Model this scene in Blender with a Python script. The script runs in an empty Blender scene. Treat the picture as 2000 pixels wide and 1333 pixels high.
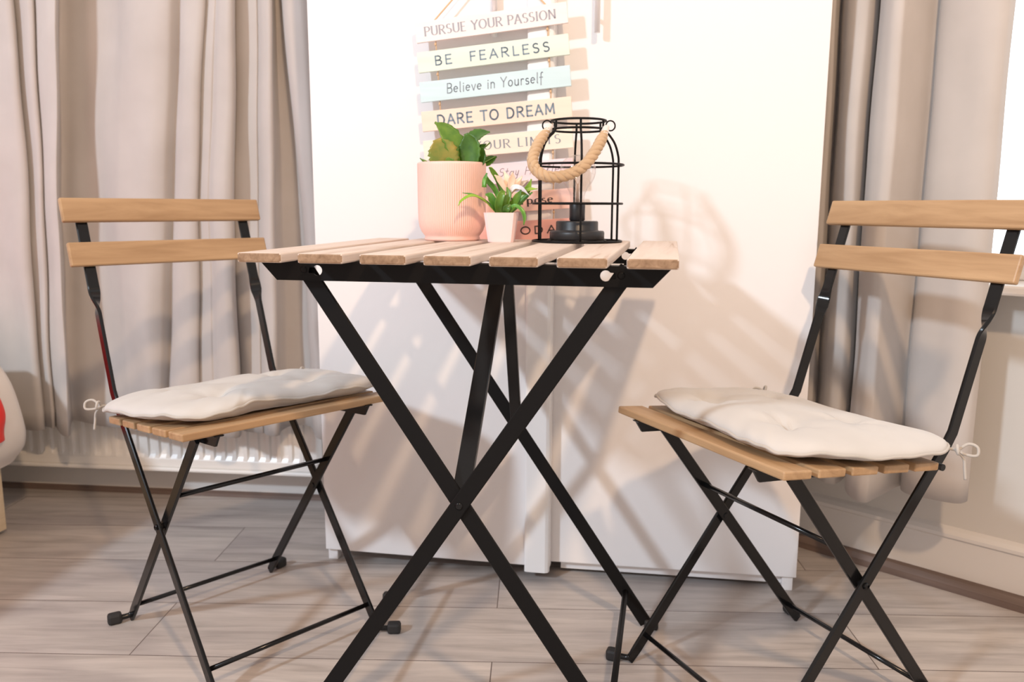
import bpy, bmesh, math, random
from mathutils import Vector, Matrix
from mathutils.geometry import tessellate_polygon
from math import sin, cos, pi, radians, sqrt, atan2

S = bpy.context.scene
COL = S.collection
V = Vector

# ------------------------------------------------------------------ camera
F_PX, CAM = 1600.15, V((0, 0, 0.78494))
PIT, ROLL = -0.1623, 0.0037
FW = V((0, cos(PIT), sin(PIT)))
_up, _rt = V((0, -sin(PIT), cos(PIT))), V((1, 0, 0))
RT = cos(ROLL) * _rt + sin(ROLL) * _up
UP = -sin(ROLL) * _rt + cos(ROLL) * _up
cam_d = bpy.data.cameras.new('camera')
cam_d.sensor_width = 36.0
cam_d.lens = 36.0 * F_PX / 2000.0
cam_d.clip_start = 0.05
cam_d.dof.use_dof = True
cam_d.dof.focus_distance = 1.22
cam_d.dof.aperture_fstop = 5.0
cam = bpy.data.objects.new('camera', cam_d)
COL.objects.link(cam)
cam.matrix_world = Matrix(((RT.x, UP.x, -FW.x, CAM.x), (RT.y, UP.y, -FW.y, CAM.y), (RT.z, UP.z, -FW.z, CAM.z), (0, 0, 0, 1)))
S.camera = cam

# ------------------------------------------------------------------ world, lights, exposure
S.view_settings.view_transform = 'Standard'
S.view_settings.look = 'None'
S.view_settings.gamma = 1.0
S.view_settings.exposure = 0.0
w = bpy.data.worlds.new('world')
S.world = w
w.use_nodes = True
nt = w.node_tree
nt.nodes.clear()
AMBIENT, AMB_STR = (1.0, 0.862, 0.79, 1), 0.85          # soft light of the rest of the room
SKY, SKY_STR = (0.80, 0.90, 1.0, 1), 4.0               # bright overcast sky beyond the bay window
tc = nt.nodes.new('ShaderNodeTexCoord')
dot = nt.nodes.new('ShaderNodeVectorMath'); dot.operation = 'DOT_PRODUCT'
dot.inputs[1].default_value = V((0.68, 0.73, -0.06)).normalized()
nt.links.new(tc.outputs['Generated'], dot.inputs[0])
mr = nt.nodes.new('ShaderNodeMapRange'); mr.interpolation_type = 'SMOOTHSTEP'
mr.inputs['From Min'].default_value = 0.45; mr.inputs['From Max'].default_value = 0.72
nt.links.new(dot.outputs['Value'], mr.inputs['Value'])
b1 = nt.nodes.new('ShaderNodeBackground'); b1.inputs[0].default_value = AMBIENT; b1.inputs[1].default_value = AMB_STR
b2 = nt.nodes.new('ShaderNodeBackground'); b2.inputs[0].default_value = SKY; b2.inputs[1].default_value = SKY_STR
mx = nt.nodes.new('ShaderNodeMixShader')
nt.links.new(mr.outputs['Result'], mx.inputs[0]); nt.links.new(b1.outputs[0], mx.inputs[1]); nt.links.new(b2.outputs[0], mx.inputs[2])
wo = nt.nodes.new('ShaderNodeOutputWorld')
nt.links.new(mx.outputs[0], wo.inputs[0])

def light(name, kind, loc, power, color, size, target=None):
    d = bpy.data.lights.new(name, kind)
    d.energy, d.color = power, color
    if kind == 'AREA':
        d.shape = 'DISK'; d.size = size
    else:
        d.shadow_soft_size = size
    o = bpy.data.objects.new(name, d)
    COL.objects.link(o)
    o.location = loc
    if target is not None:
        o.rotation_euler = (V(target) - V(loc)).to_track_quat('-Z', 'Y').to_euler()
    return o

light('key_studio_lamp', 'AREA', (-3.04, -1.44, 2.78), 126, (0.74, 0.87, 1.0), 0.30, (0.0, 1.5, 0.6))
light('ceiling_lamp_light', 'POINT', (0.45, -0.53, 2.40), 140, (1.0, 0.68, 0.42), 0.06)

# ------------------------------------------------------------------ materials
def mat(name, color, rough=0.5, metal=0.0, spec=0.5, coat=0.0, sheen=0.0):
    m = bpy.data.materials.new(name)
    m.use_nodes = True
    b = m.node_tree.nodes['Principled BSDF']
    b.inputs['Base Color'].default_value = (*color, 1)
    b.inputs['Roughness'].default_value = rough
    b.inputs['Metallic'].default_value = metal
    b.inputs['Specular IOR Level'].default_value = spec
    b.inputs['Coat Weight'].default_value = coat
    b.inputs['Sheen Weight'].default_value = sheen
    return m

def N(m, t, **kw):
    n = m.node_tree.nodes.new(t)
    for k, v in kw.items():
        setattr(n, k, v)
    return n

def L(m, a, b):
    m.node_tree.links.new(a, b)

def ramp(m, fac, stops):
    r = N(m, 'ShaderNodeValToRGB')
    el = r.color_ramp.elements
    while len(el) < len(stops):
        el.new(0.5)
    for e_, (p, c) in zip(el, stops):
        e_.position = p; e_.color = (*c, 1)
    L(m, fac, r.inputs[0])
    return r.outputs[0]

def bump(m, height, strength, dist=0.002):
    b = N(m, 'ShaderNodeBump')
    b.inputs['Strength'].default_value = strength
    b.inputs['Distance'].default_value = dist
    L(m, height, b.inputs['Height'])
    L(m, b.outputs[0], m.node_tree.nodes['Principled BSDF'].inputs['Normal'])

def noise(m, scale, vscale=(1, 1, 1), detail=4.0, rough=0.55, dist=0.0):
    t = N(m, 'ShaderNodeTexCoord')
    mp = N(m, 'ShaderNodeMapping')
    mp.inputs['Scale'].default_value = vscale
    L(m, t.outputs['Object'], mp.inputs[0])
    n = N(m, 'ShaderNodeTexNoise')
    n.inputs['Scale'].default_value = scale
    n.inputs['Detail'].default_value = detail
    n.inputs['Roughness'].default_value = rough
    n.inputs['Distortion'].default_value = dist
    L(m, mp.outputs[0], n.inputs['Vector'])
    return n.outputs[0]

def wood(name, stops, axis, rough=0.5, sc=60, stretch=0.05, bs=0.25):
    m = mat(name, stops[0][1], rough)
    vs = [1, 1, 1]; vs[axis] = stretch
    f = noise(m, sc, tuple(vs), 6, 0.6, 0.6)
    L(m, ramp(m, f, stops), m.node_tree.nodes['Principled BSDF'].inputs['Base Color'])
    bump(m, f, bs, 0.001)
    return m

def fabric(name, c1, c2, rough=0.9, weave=900.0, bs=0.15):
    m = mat(name, c1, rough, spec=0.15, sheen=0.15)
    f = noise(m, 9.0, (1, 1, 1), 3)
    L(m, ramp(m, f, [(0.3, c1), (0.7, c2)]), m.node_tree.nodes['Principled BSDF'].inputs['Base Color'])
    bump(m, noise(m, weave, (1, 1, 1), 2), bs, 0.0006)
    return m

M = {}
M['white'] = mat('white_lacquer', (0.83, 0.812, 0.81), 0.38)
M['strip'] = mat('white_gloss_trim', (0.86, 0.86, 0.86), 0.25)
M['wall'] = mat('wall_paint', (0.60, 0.575, 0.54), 0.8, spec=0.2)
bump(M['wall'], noise(M['wall'], 120), 0.05, 0.001)
M['skirt'] = mat('white_gloss_skirting', (0.68, 0.655, 0.63), 0.35)
M['bead'] = wood('brown_floor_beading', [(0.3, (0.11, 0.075, 0.06)), (0.7, (0.17, 0.12, 0.10))], 0, 0.45)
M['rad'] = mat('radiator_enamel', (0.82, 0.80, 0.77), 0.3)
M['black'] = mat('black_powder_coat', (0.008, 0.0075, 0.0075), 0.42, spec=0.12)
bump(M['black'], noise(M['black'], 900), 0.06, 0.0005)
M['gloss_black'] = mat('black_gloss_enamel', (0.007, 0.007, 0.0075), 0.16, spec=0.32)
M['rubber'] = mat('black_rubber', (0.018, 0.017, 0.017), 0.65)
M['lampblack'] = mat('satin_black_plastic', (0.016, 0.016, 0.018), 0.38)
M['chrome'] = mat('brushed_chrome', (0.86, 0.85, 0.86), 0.30, metal=0.35)
M['table_wood'] = wood('weathered_acacia', [(0.28, (0.45, 0.32, 0.235)), (0.42, (0.61, 0.50, 0.425)), (0.75, (0.70, 0.60, 0.525))], 1, 0.6)
M['table_end'] = wood('acacia_end_grain', [(0.3, (0.20, 0.115, 0.06)), (0.7, (0.37, 0.24, 0.145))], 1, 0.7, 130, 0.3)
M['chair_wood'] = wood('stained_acacia', [(0.25, (0.31, 0.18, 0.085)), (0.5, (0.43, 0.272, 0.143)), (0.8, (0.53, 0.35, 0.195))], 0, 0.45, 45, 0.08)
M['curtain'] = fabric('beige_curtain_cloth', (0.485, 0.449, 0.422), (0.525, 0.487, 0.46), 0.85, 1200, 0.1)
M['cushion'] = fabric('natural_cotton', (0.545, 0.525, 0.50), (0.585, 0.565, 0.54), 0.9, 1500, 0.12)
M['piping'] = fabric('cotton_piping', (0.46, 0.43, 0.39), (0.51, 0.475, 0.435), 0.9, 1500, 0.1)
M['duvet'] = fabric('white_bedding', (0.74, 0.69, 0.63), (0.78, 0.73, 0.68), 0.9, 1000, 0.1)
M['red'] = fabric('red_throw_cloth', (0.78, 0.025, 0.02), (0.84, 0.04, 0.03), 0.85, 700, 0.2)
M['bedwood'] = wood('pale_birch', [(0.3, (0.62, 0.50, 0.34)), (0.7, (0.70, 0.58, 0.42))], 1, 0.5)
M['pinkpot'] = mat('matte_pink_ceramic', (0.88, 0.57, 0.49), 0.5)
M['tinypot'] = mat('pale_pink_plastic', (0.92, 0.70, 0.69), 0.4)
M['soil'] = mat('dark_soil', (0.05, 0.035, 0.025), 0.95)
bump(M['soil'], noise(M['soil'], 150), 0.8, 0.004)
M['white_gravel'] = mat('white_filler', (0.72, 0.68, 0.64), 0.8)
M['cord'] = fabric('jute_twine', (0.62, 0.42, 0.26), (0.70, 0.50, 0.32), 0.9, 900, 0.3)
M['rope'] = fabric('jute_rope', (0.46, 0.31, 0.18), (0.63, 0.46, 0.30), 0.95, 700, 0.6)
M['wrap'] = fabric('pale_rope_binding', (0.74, 0.68, 0.64), (0.8, 0.74, 0.7), 0.7, 700, 0.3)

def leafmat(name, c1, c2, sc=40, rough=0.35):
    m = mat(name, c1, rough)
    f = noise(m, sc, (1, 1, 1), 3)
    L(m, ramp(m, f, [(0.35, c1), (0.68, c2)]), m.node_tree.nodes['Principled BSDF'].inputs['Base Color'])
    return m
M['leaf_dark'] = leafmat('dark_green_leaf', (0.03, 0.10, 0.01), (0.075, 0.19, 0.018))
M['leaf_mid'] = leafmat('mid_green_leaf', (0.065, 0.18, 0.016), (0.15, 0.28, 0.028))
M['leaf_yellow'] = leafmat('yellowing_leaf', (0.16, 0.22, 0.035), (0.36, 0.27, 0.05), 30)
M['blade'] = leafmat('artificial_green_blade', (0.05, 0.20, 0.03), (0.15, 0.36, 0.05))
M['blade_lime'] = leafmat('lime_green_blade', (0.22, 0.42, 0.03), (0.38, 0.50, 0.06))
M['petal'] = leafmat('peach_petal', (0.88, 0.62, 0.46), (0.93, 0.76, 0.62))
M['petal_white'] = leafmat('white_petal', (0.88, 0.80, 0.80), (0.92, 0.86, 0.86))

def plankmat(name, c):
    m = mat(name, c, 0.42)
    f = noise(m, 60, (0.08, 1, 1), 4)
    c2 = tuple(min(1, x * 1.03 + 0.01) for x in c)
    L(m, ramp(m, f, [(0.35, tuple(x * 0.96 for x in c)), (0.65, c2)]), m.node_tree.nodes['Principled BSDF'].inputs['Base Color'])
    return m

def glassmat(name, tint, base=0.04):
    m = bpy.data.materials.new(name)
    m.use_nodes = True
    t = m.node_tree
    t.nodes.clear()
    lwt = t.nodes.new('ShaderNodeLayerWeight'); lwt.inputs['Blend'].default_value = 0.5
    pw = t.nodes.new('ShaderNodeMath'); pw.operation = 'POWER'; pw.inputs[1].default_value = 4.0
    t.links.new(lwt.outputs['Facing'], pw.inputs[0])
    lw = t.nodes.new('ShaderNodeMath'); lw.operation = 'MULTIPLY_ADD'; lw.inputs[1].default_value = 0.8; lw.inputs[2].default_value = base
    t.links.new(pw.outputs[0], lw.inputs[0])
    tr = t.nodes.new('ShaderNodeBsdfTransparent'); tr.inputs[0].default_value = (*tint, 1)
    gl = t.nodes.new('ShaderNodeBsdfGlossy'); gl.inputs['Roughness'].default_value = 0.03
    mix = t.nodes.new('ShaderNodeMixShader'); out = t.nodes.new('ShaderNodeOutputMaterial')
    t.links.new(lw.outputs[0], mix.inputs[0]); t.links.new(tr.outputs[0], mix.inputs[1])
    t.links.new(gl.outputs[0], mix.inputs[2]); t.links.new(mix.outputs[0], out.inputs[0])
    return m
M['bulb'] = glassmat('clear_bulb_glass', (0.97, 0.95, 0.94), 0.07)
M['pane'] = glassmat('window_glass', (0.98, 0.99, 0.99))

# laminate floor: staggered planks
def floormat():
    m = mat('grey_oak_laminate', (0.5, 0.4, 0.35), 0.42, spec=0.45)
    bs = m.node_tree.nodes['Principled BSDF']
    t = N(m, 'ShaderNodeTexCoord')
    mp = N(m, 'ShaderNodeMapping')
    mp.inputs['Location'].default_value = (1.38 + 1.31 * 4, -1.32 + 0.195 * 20, 0)
    L(m, t.outputs['Object'], mp.inputs[0])
    br = N(m, 'ShaderNodeTexBrick')
    br.offset = 0.49; br.offset_frequency = 2
    br.inputs['Scale'].default_value = 1.0
    br.inputs['Mortar Size'].default_value = 0.0011
    br.inputs['Mortar Smooth'].default_value = 0.3
    br.inputs['Brick Width'].default_value = 1.31
    br.inputs['Row Height'].default_value = 0.195
    br.inputs['Color1'].default_value = (0.0, 0.0, 0.0, 1)
    br.inputs['Color2'].default_value = (1, 1, 1, 1)
    br.inputs['Mortar'].default_value = (0.5, 0.5, 0.5, 1)
    L(m, mp.outputs[0], br.inputs['Vector'])
    # grain shifted per plank
    mul = N(m, 'ShaderNodeVectorMath', operation='SCALE'); mul.inputs['Scale'].default_value = 7.0
    L(m, br.outputs['Color'], mul.inputs[0])
    add = N(m, 'ShaderNodeVectorMath', operation='ADD')
    L(m, mp.outputs[0], add.inputs[0]); L(m, mul.outputs[0], add.inputs[1])
    m2 = N(m, 'ShaderNodeMapping'); m2.inputs['Scale'].default_value = (1.2, 14, 1)
    L(m, add.outputs[0], m2.inputs[0])
    g1 = N(m, 'ShaderNodeTexNoise'); g1.inputs['Scale'].default_value = 3.0; g1.inputs['Detail'].default_value = 8
    g1.inputs['Roughness'].default_value = 0.62; g1.inputs['Distortion'].default_value = 0.8
    L(m, m2.outputs[0], g1.inputs['Vector'])
    m3 = N(m, 'ShaderNodeMapping'); m3.inputs['Scale'].default_value = (2.2, 5.5, 1)
    L(m, add.outputs[0], m3.inputs[0])
    g2 = N(m, 'ShaderNodeTexNoise'); g2.inputs['Scale'].default_value = 1.6; g2.inputs['Detail'].default_value = 3
    L(m, m3.outputs[0], g2.inputs['Vector'])
    c1 = ramp(m, g1.outputs[0], [(0.30, (0.365, 0.333, 0.312)), (0.5, (0.475, 0.438, 0.413)), (0.72, (0.57, 0.525, 0.495))])
    c2 = ramp(m, g2.outputs[0], [(0.30, (0.76, 0.75, 0.77)), (0.55, (1.0, 1.0, 1.0)), (0.8, (1.06, 1.04, 1.02))])
    mxc = N(m, 'ShaderNodeMix', data_type='RGBA', blend_type='MULTIPLY'); mxc.inputs[0].default_value = 1.0
    L(m, c1, mxc.inputs[6]); L(m, c2, mxc.inputs[7])
    c3 = ramp(m, br.outputs['Color'], [(0.0, (0.93, 0.92, 0.92)), (1.0, (1.05, 1.03, 1.0))])
    mxp = N(m, 'ShaderNodeMix', data_type='RGBA', blend_type='MULTIPLY'); mxp.inputs[0].default_value = 1.0
    L(m, mxc.outputs[2], mxp.inputs[6]); L(m, c3, mxp.inputs[7])
    mxm = N(m, 'ShaderNodeMix', data_type='RGBA')
    L(m, br.outputs['Fac'], mxm.inputs[0]); L(m, mxp.outputs[2], mxm.inputs[6]); mxm.inputs[7].default_value = (0.12, 0.09, 0.08, 1)
    L(m, mxm.outputs[2], bs.inputs['Base Color'])
    bump(m, g1.outputs[0], 0.12, 0.001)
    return m
M['floor'] = floormat()

# ------------------------------------------------------------------ mesh helpers
class MB:
    def __init__(self):
        self.v, self.f, self.fm, self.fs = [], [], [], []

    def add(self, verts, faces, mi=0, smooth=False):
        o = len(self.v)
        self.v += [V(p) for p in verts]
        for f in faces:
            self.f.append(tuple(i + o for i in f)); self.fm.append(mi); self.fs.append(smooth)
        return self

    def box(self, c, s, R=None, bevel=0.0, seg=2, mi=0):
        bm = bmesh.new()
        bmesh.ops.create_cube(bm, size=1.0)
        for v in bm.verts:
            v.co = V((v.co.x * s[0], v.co.y * s[1], v.co.z * s[2]))
        if bevel:
            bmesh.ops.bevel(bm, geom=bm.edges[:], offset=bevel, segments=seg, affect='EDGES', profile=0.5)
        bm.verts.index_update()
        vs = [((R @ v.co) if R else v.co) + V(c) for v in bm.verts]
        fs = [[v.index for v in f.verts] for f in bm.faces]
        bm.free()
        return self.add(vs, fs, mi, False)

    def tube(self, pts, r, n=10, caps=True, mi=0, closed=False, smooth=True):
        pts = [V(p) for p in pts]
        k = len(pts)
        rs = r if isinstance(r, (list, tuple)) else [r] * k
        tang = []
        for i in range(k):
            a = pts[(i - 1) % k] if (closed or i > 0) else pts[i]
            b = pts[(i + 1) % k] if (closed or i < k - 1) else pts[i]
            d = (b - a)
            tang.append(d.normalized() if d.length > 1e-9 else V((0, 0, 1)))
        ref = V((0, 0, 1)) if abs(tang[0].z) < 0.9 else V((1, 0, 0))
        u = tang[0].cross(ref).normalized()
        vs, fs = [], []
        for i in range(k):
            u = (u - tang[i] * u.dot(tang[i])).normalized()
            w_ = tang[i].cross(u)
            for j in range(n):
                a = 2 * pi * j / n
                vs.append(pts[i] + (u * cos(a) + w_ * sin(a)) * rs[i])
        for i in range(k if closed else k - 1):
            i2 = (i + 1) % k
            for j in range(n):
                fs.append((i * n + j, i * n + (j + 1) % n, i2 * n + (j + 1) % n, i2 * n + j))
        self.add(vs, fs, mi, smooth)
        if caps and not closed:
            o = len(self.v) - len(vs)
            self.f.append(tuple(o + j for j in reversed(range(n)))); self.fm.append(mi); self.fs.append(False)
            self.f.append(tuple(o + (k - 1) * n + j for j in range(n))); self.fm.append(mi); self.fs.append(False)
        return self

    def bar(self, pts, sides, thick, mi=0, smooth=False):
        """flat bar swept along pts; sides / thick: half-extent vectors per point"""
        vs, fs = [], []
        k = len(pts)
        q = 0.72
        for p, a, b in zip(pts, sides, thick):
            p, a, b = V(p), V(a), V(b)
            ca = a - a.normalized() * min(a.length, b.length) * 0.5
            cb = b * 0.5
            for sa, sb in ((ca, b), (-ca, b), (-a, cb), (-a, -cb), (-ca, -b), (ca, -b), (a, -cb), (a, cb)):
                vs.append(p + sa + sb)
        n = 8
        for i in range(k - 1):
            for j in range(n):
                fs.append((i * n + j, i * n + (j + 1) % n, (i + 1) * n + (j + 1) % n, (i + 1) * n + j))
        fs.append(tuple(reversed(range(n)))); fs.append(tuple((k - 1) * n + j for j in range(n)))
        return self.add(vs, fs, mi, smooth)

    def lathe(self, prof, n=48, c=(0, 0, 0), mi=0, smooth=True, rmod=None):
        vs, fs = [], []
        c = V(c)
        for (r, z) in prof:
            for j in range(n):
                a = 2 * pi * j / n
                rr = r + (rmod(a, z, r) if rmod else 0)
                vs.append(c + V((rr * cos(a), rr * sin(a), z)))
        for i in range(len(prof) - 1):
            for j in range(n):
                fs.append((i * n + j, i * n + (j + 1) % n, (i + 1) * n + (j + 1) % n, (i + 1) * n + j))
        return self.add(vs, fs, mi, smooth)

    def disc(self, r, z, n=48, c=(0, 0, 0), mi=0, up=True):
        c = V(c)
        vs = [c + V((r * cos(2 * pi * j / n), r * sin(2 * pi * j / n), z)) for j in range(n)]
        return self.add(vs, [tuple(range(n)) if up else tuple(reversed(range(n)))], mi)

    def prism(self, outer, holes, to3d, t0, t1, mi=0):
        """2-D outline (ccw) with holes extruded between offsets t0 and t1"""
        loops = [outer] + list(holes)
        flat = [p for lp in loops for p in lp]
        tris = tessellate_polygon([[V((p[0], p[1], 0)) for p in lp] for lp in loops])
        n = len(flat)
        vs = [to3d(p[0], p[1], t0) for p in flat] + [to3d(p[0], p[1], t1) for p in flat]
        fs = [tuple(t) for t in tris] + [tuple(i + n for i in reversed(t)) for t in tris]
        o = 0
        for lp in loops:
            k = len(lp)
            for i in range(k):
                j = (i + 1) % k
                fs.append((o + i, o + j, o + j + n, o + i + n))
            o += k
        return self.add(vs, fs, mi)

    def build(self, name, mats, parent=None, recalc=True):
        me = bpy.data.meshes.new(name)
        me.from_pydata([tuple(v) for v in self.v], [], self.f)
        for m_ in (mats if isinstance(mats, (list, tuple)) else [mats]):
            me.materials.append(m_)
        me.polygons.foreach_set('material_index', self.fm)
        me.polygons.foreach_set('use_smooth', self.fs)
        if recalc:
            bm = bmesh.new(); bm.from_mesh(me)
            bmesh.ops.recalc_face_normals(bm, faces=bm.faces[:])
            bm.to_mesh(me); bm.free()
        me.update()
        o = bpy.data.objects.new(name, me)
        COL.objects.link(o)
        if parent is not None:
            o.parent = parent
        return o

def thing(name, label, cat, loc=(0, 0, 0), rz=0.0, group=None):
    o = bpy.data.objects.new(name, None)
    o.empty_display_size = 0.05
    COL.objects.link(o)
    o.location = loc; o.rotation_euler = (0, 0, rz)
    o['label'] = label; o['category'] = cat
    if group: o['group'] = group
    return o

def tag(o, label, cat, group=None):
    o['label'] = label; o['category'] = cat
    if group: o['group'] = group
    return o

def place(o, loc, rz):
    o.location = loc; o.rotation_euler = (0, 0, rz)
    return o

def struct(o):
    o['kind'] = 'structure'
    return o

def dup(root, label=None):
    r = root.copy(); COL.objects.link(r)
    if label: r['label'] = label
    for ch in list(root.children):
        c = ch.copy(); COL.objects.link(c); c.parent = r
        for g in list(ch.children):
            d = g.copy(); COL.objects.link(d); d.parent = c
    return r

def smooth_path(pts, n=8, closed=False):
    """Catmull-Rom through points"""
    pts = [V(p) for p in pts]
    out, k = [], len(pts)
    for i in range(k if closed else k - 1):
        p0 = pts[(i - 1) % k] if (closed or i > 0) else pts[0] * 2 - pts[1]
        p1, p2 = pts[i], pts[(i + 1) % k]
        p3 = pts[(i + 2) % k] if (closed or i + 2 < k) else pts[-1] * 2 - pts[-2]
        for j in range(n):
            t = j / n
            out.append(0.5 * ((2 * p1) + (p2 - p0) * t + (2 * p0 - 5 * p1 + 4 * p2 - p3) * t * t + (3 * p1 - p0 - 3 * p2 + p3) * t ** 3))
    if not closed:
        out.append(pts[-1])
    return out

def interp(xs, ys, x):
    """monotone-ish piecewise cubic (finite-difference tangents limited)"""
    if x <= xs[0]: return ys[0]
    if x >= xs[-1]: return ys[-1]
    i = max(k for k in range(len(xs)) if xs[k] <= x)
    i = min(i, len(xs) - 2)
    h = xs[i + 1] - xs[i]
    d = (ys[i + 1] - ys[i]) / h
    def slope(k):
        if k == 0 or k == len(xs) - 1: return 0.0
        a = (ys[k] - ys[k - 1]) / (xs[k] - xs[k - 1]); b = (ys[k + 1] - ys[k]) / (xs[k + 1] - xs[k])
        return 0.0 if a * b <= 0 else 2 * a * b / (a + b)
    m0, m1 = slope(i), slope(i + 1)
    t = (x - xs[i]) / h
    return ((2 * t**3 - 3 * t**2 + 1) * ys[i] + (t**3 - 2 * t**2 + t) * h * m0 + (-2 * t**3 + 3 * t**2) * ys[i + 1] + (t**3 - t**2) * h * m1)

def at(u, v, Y):
    """point at world depth Y seen at photo position (u, v)"""
    d = FW + RT * ((u - 1000) / F_PX) - UP * ((v - 666.5) / F_PX)
    return CAM + d * (Y / d.y)

# ------------------------------------------------------------------ the setting
WF, WANG = V((-0.4035, 1.7492, 0)), radians(-8.514)       # wardrobe front, its direction
BW, BANG = V((-1.3968, 2.2332, 0)), radians(-6.0)          # wall behind
RW, RANG = V((0.6995, 1.8391, 0)), radians(-43.63)         # angled bay wall on the right

fl = MB()
fl.add([(-3.2, -1.8, 0), (2.6, -1.8, 0), (2.6, 2.6, 0), (-3.2, 2.6, 0), (-3.2, -1.8, -0.05), (2.6, -1.8, -0.05), (2.6, 2.6, -0.05), (-3.2, 2.6, -0.05)],
       [(0, 1, 2, 3), (7, 6, 5, 4), (0, 4, 5, 1), (1, 5, 6, 2), (2, 6, 7, 3), (3, 7, 4, 0)])
floor = struct(fl.build('floor', M['floor']))
floor.rotation_euler = (0, 0, radians(-1.6))

TC = 2.15                                                  # corner of the two walls along the back wall
back = MB(); back.box((0.30, 0.06, 1.25), (3.8, 0.12, 2.5))
struct(place(back.build('wall_back', M['wall']), BW, BANG))
bb = MB()
bb.prism([(0, 0.012), (0.016, 0.012), (0.016, 0.075), (0.012, 0.085), (0.0, 0.09)], [], lambda a, b, t: (t, -a, b), -1.5, 2.1)
struct(place(bb.build('baseboard_back', M['skirt']), BW, BANG))
bd = MB()
bd.prism([(0, 0), (0.03, 0), (0.028, 0.008), (0.02, 0.013), (0, 0.014)], [], lambda a, b, t: (t, -a, b), -1.5, 2.1)
struct(place(bd.build('trim_1', M['bead']), BW, BANG))

# right wall with a window opening
SILL = 0.645
rw = MB()
def rwall(x0, x1, z0, z1): rw.box(((x0 + x1) / 2, 0.06, (z0 + z1) / 2), (x1 - x0, 0.12, z1 - z0))
WX0, WX1, WZ1 = 0.14, 1.15, 2.15
rwall(-0.45, WX0, 0, 2.5); rwall(WX1, 1.7, 0, 2.5); rwall(WX0, WX1, 0, SILL - 0.02); rwall(WX0, WX1, WZ1, 2.5)
struct(place(rw.build('wall_right', M['wall']), RW, RANG))
rb = MB()
rb.prism([(0, 0.0), (0.014, 0.0), (0.014, 0.106), (0.018, 0.110), (0.018, 0.117), (0.010, 0.124), (0.0, 0.129)], [], lambda a, b, t: (t, -a, b), -0.40, 1.7)
struct(place(rb.build('baseboard_right', M['skirt']), RW, RANG))
rd = MB()
rd.prism([(0.012, 0), (0.034, 0), (0.033, 0.014), (0.026, 0.025), (0.012, 0.028)], [], lambda a, b, t: (t, -a, b), -0.40, 1.7)
struct(place(rd.build('trim_2', M['bead']), RW, RANG))
win = MB()
fw_ = 0.05
for (x0, x1, z0, z1) in ((WX0, WX0 + fw_, SILL, WZ1), (WX1 - fw_, WX1, SILL, WZ1), (WX0 + fw_, WX1 - fw_, SILL, SILL + fw_), (WX0 + fw_, WX1 - fw_, WZ1 - fw_, WZ1)):
    win.box(((x0 + x1) / 2, 0.07, (z0 + z1) / 2), (x1 - x0, 0.05, z1 - z0), bevel=0.004)
wo_ = struct(place(win.build('window_1', M['skirt']), RW, RANG))
pn = MB(); pn.box(((WX0 + WX1) / 2, 0.075, (SILL + WZ1) / 2), (WX1 - WX0 - 2 * fw_, 0.006, WZ1 - SILL - 2 * fw_))
pn.build('pane', M['pane'], wo_)
sl = MB(); sl.box(((WX0 + WX1) / 2, 0.0, SILL - 0.01), (WX1 - WX0 + 0.16, 0.17, 0.02), bevel=0.005)
sl.build('window_sill', M['skirt'], wo_)

# ------------------------------------------------------------------ radiator under the left curtain
rad = thing('radiator', 'white ribbed panel radiator low on the wall behind the left curtain', 'radiator', BW, BANG)
RX0, RX1 = -0.30, 0.905
m_ = MB()
prof = []
x = RX0; pitch = 0.0305
zs = [0.122, 0.132, 0.14, 0.60, 0.608, 0.618]
cols = []
xx = RX0
while xx < RX1 - 0.001:
    for fx, d in ((0.0, 0.0), (0.30, 0.0), (0.42, 1.0), (0.88, 1.0)):
        cols.append((xx + fx * pitch, d))
    xx += pitch
cols.append((RX1, 0.0))
vs, fs = [], []
for (cx, d) in cols:
    for k, z in enumerate(zs):
        dep = 0.007 * d * (0 if k in (0, 5) else (0.75 if k in (1, 4) else 1.0))
        vs.append((cx, -(0.085 + 0.0) + dep, z))
nz = len(zs)
for i in range(len(cols) - 1):
    for k in range(nz - 1):
        fs.append((i * nz + k, (i + 1) * nz + k, (i + 1) * nz + k + 1, i * nz + k + 1))
m_.add(vs, fs)
m_.box(((RX0 + RX1) / 2, -0.079, 0.110), (RX1 - RX0, 0.012, 0.025), bevel=0.003)
m_.box(((RX0 + RX1) / 2, -0.082, 0.093), (RX1 - RX0, 0.024, 0.010), bevel=0.003)
m_.box(((RX0 + RX1) / 2, -0.079, 0.630), (RX1 - RX0, 0.012, 0.024), bevel=0.003)
m_.build('front_panel', M['rad'], rad, recalc=False)
m_ = MB(); m_.box(((RX0 + RX1) / 2, -0.045, 0.365), (RX1 - RX0 - 0.03, 0.05, 0.50), bevel=0.004)
m_.build('convector_body', M['rad'], rad)
m_ = MB(); m_.box((RX1 - 0.004, -0.052, 0.365), (0.010, 0.066, 0.545), bevel=0.004)
m_.build('end_panel', M['rad'], rad)
for bx_ in (RX0 + 0.2, RX1 - 0.2):
    m_ = MB(); m_.box((bx_, -0.0125, 0.36), (0.04, 0.025, 0.42), bevel=0.002)
    m_.build('wall_bracket', M['rad'], rad)

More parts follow.
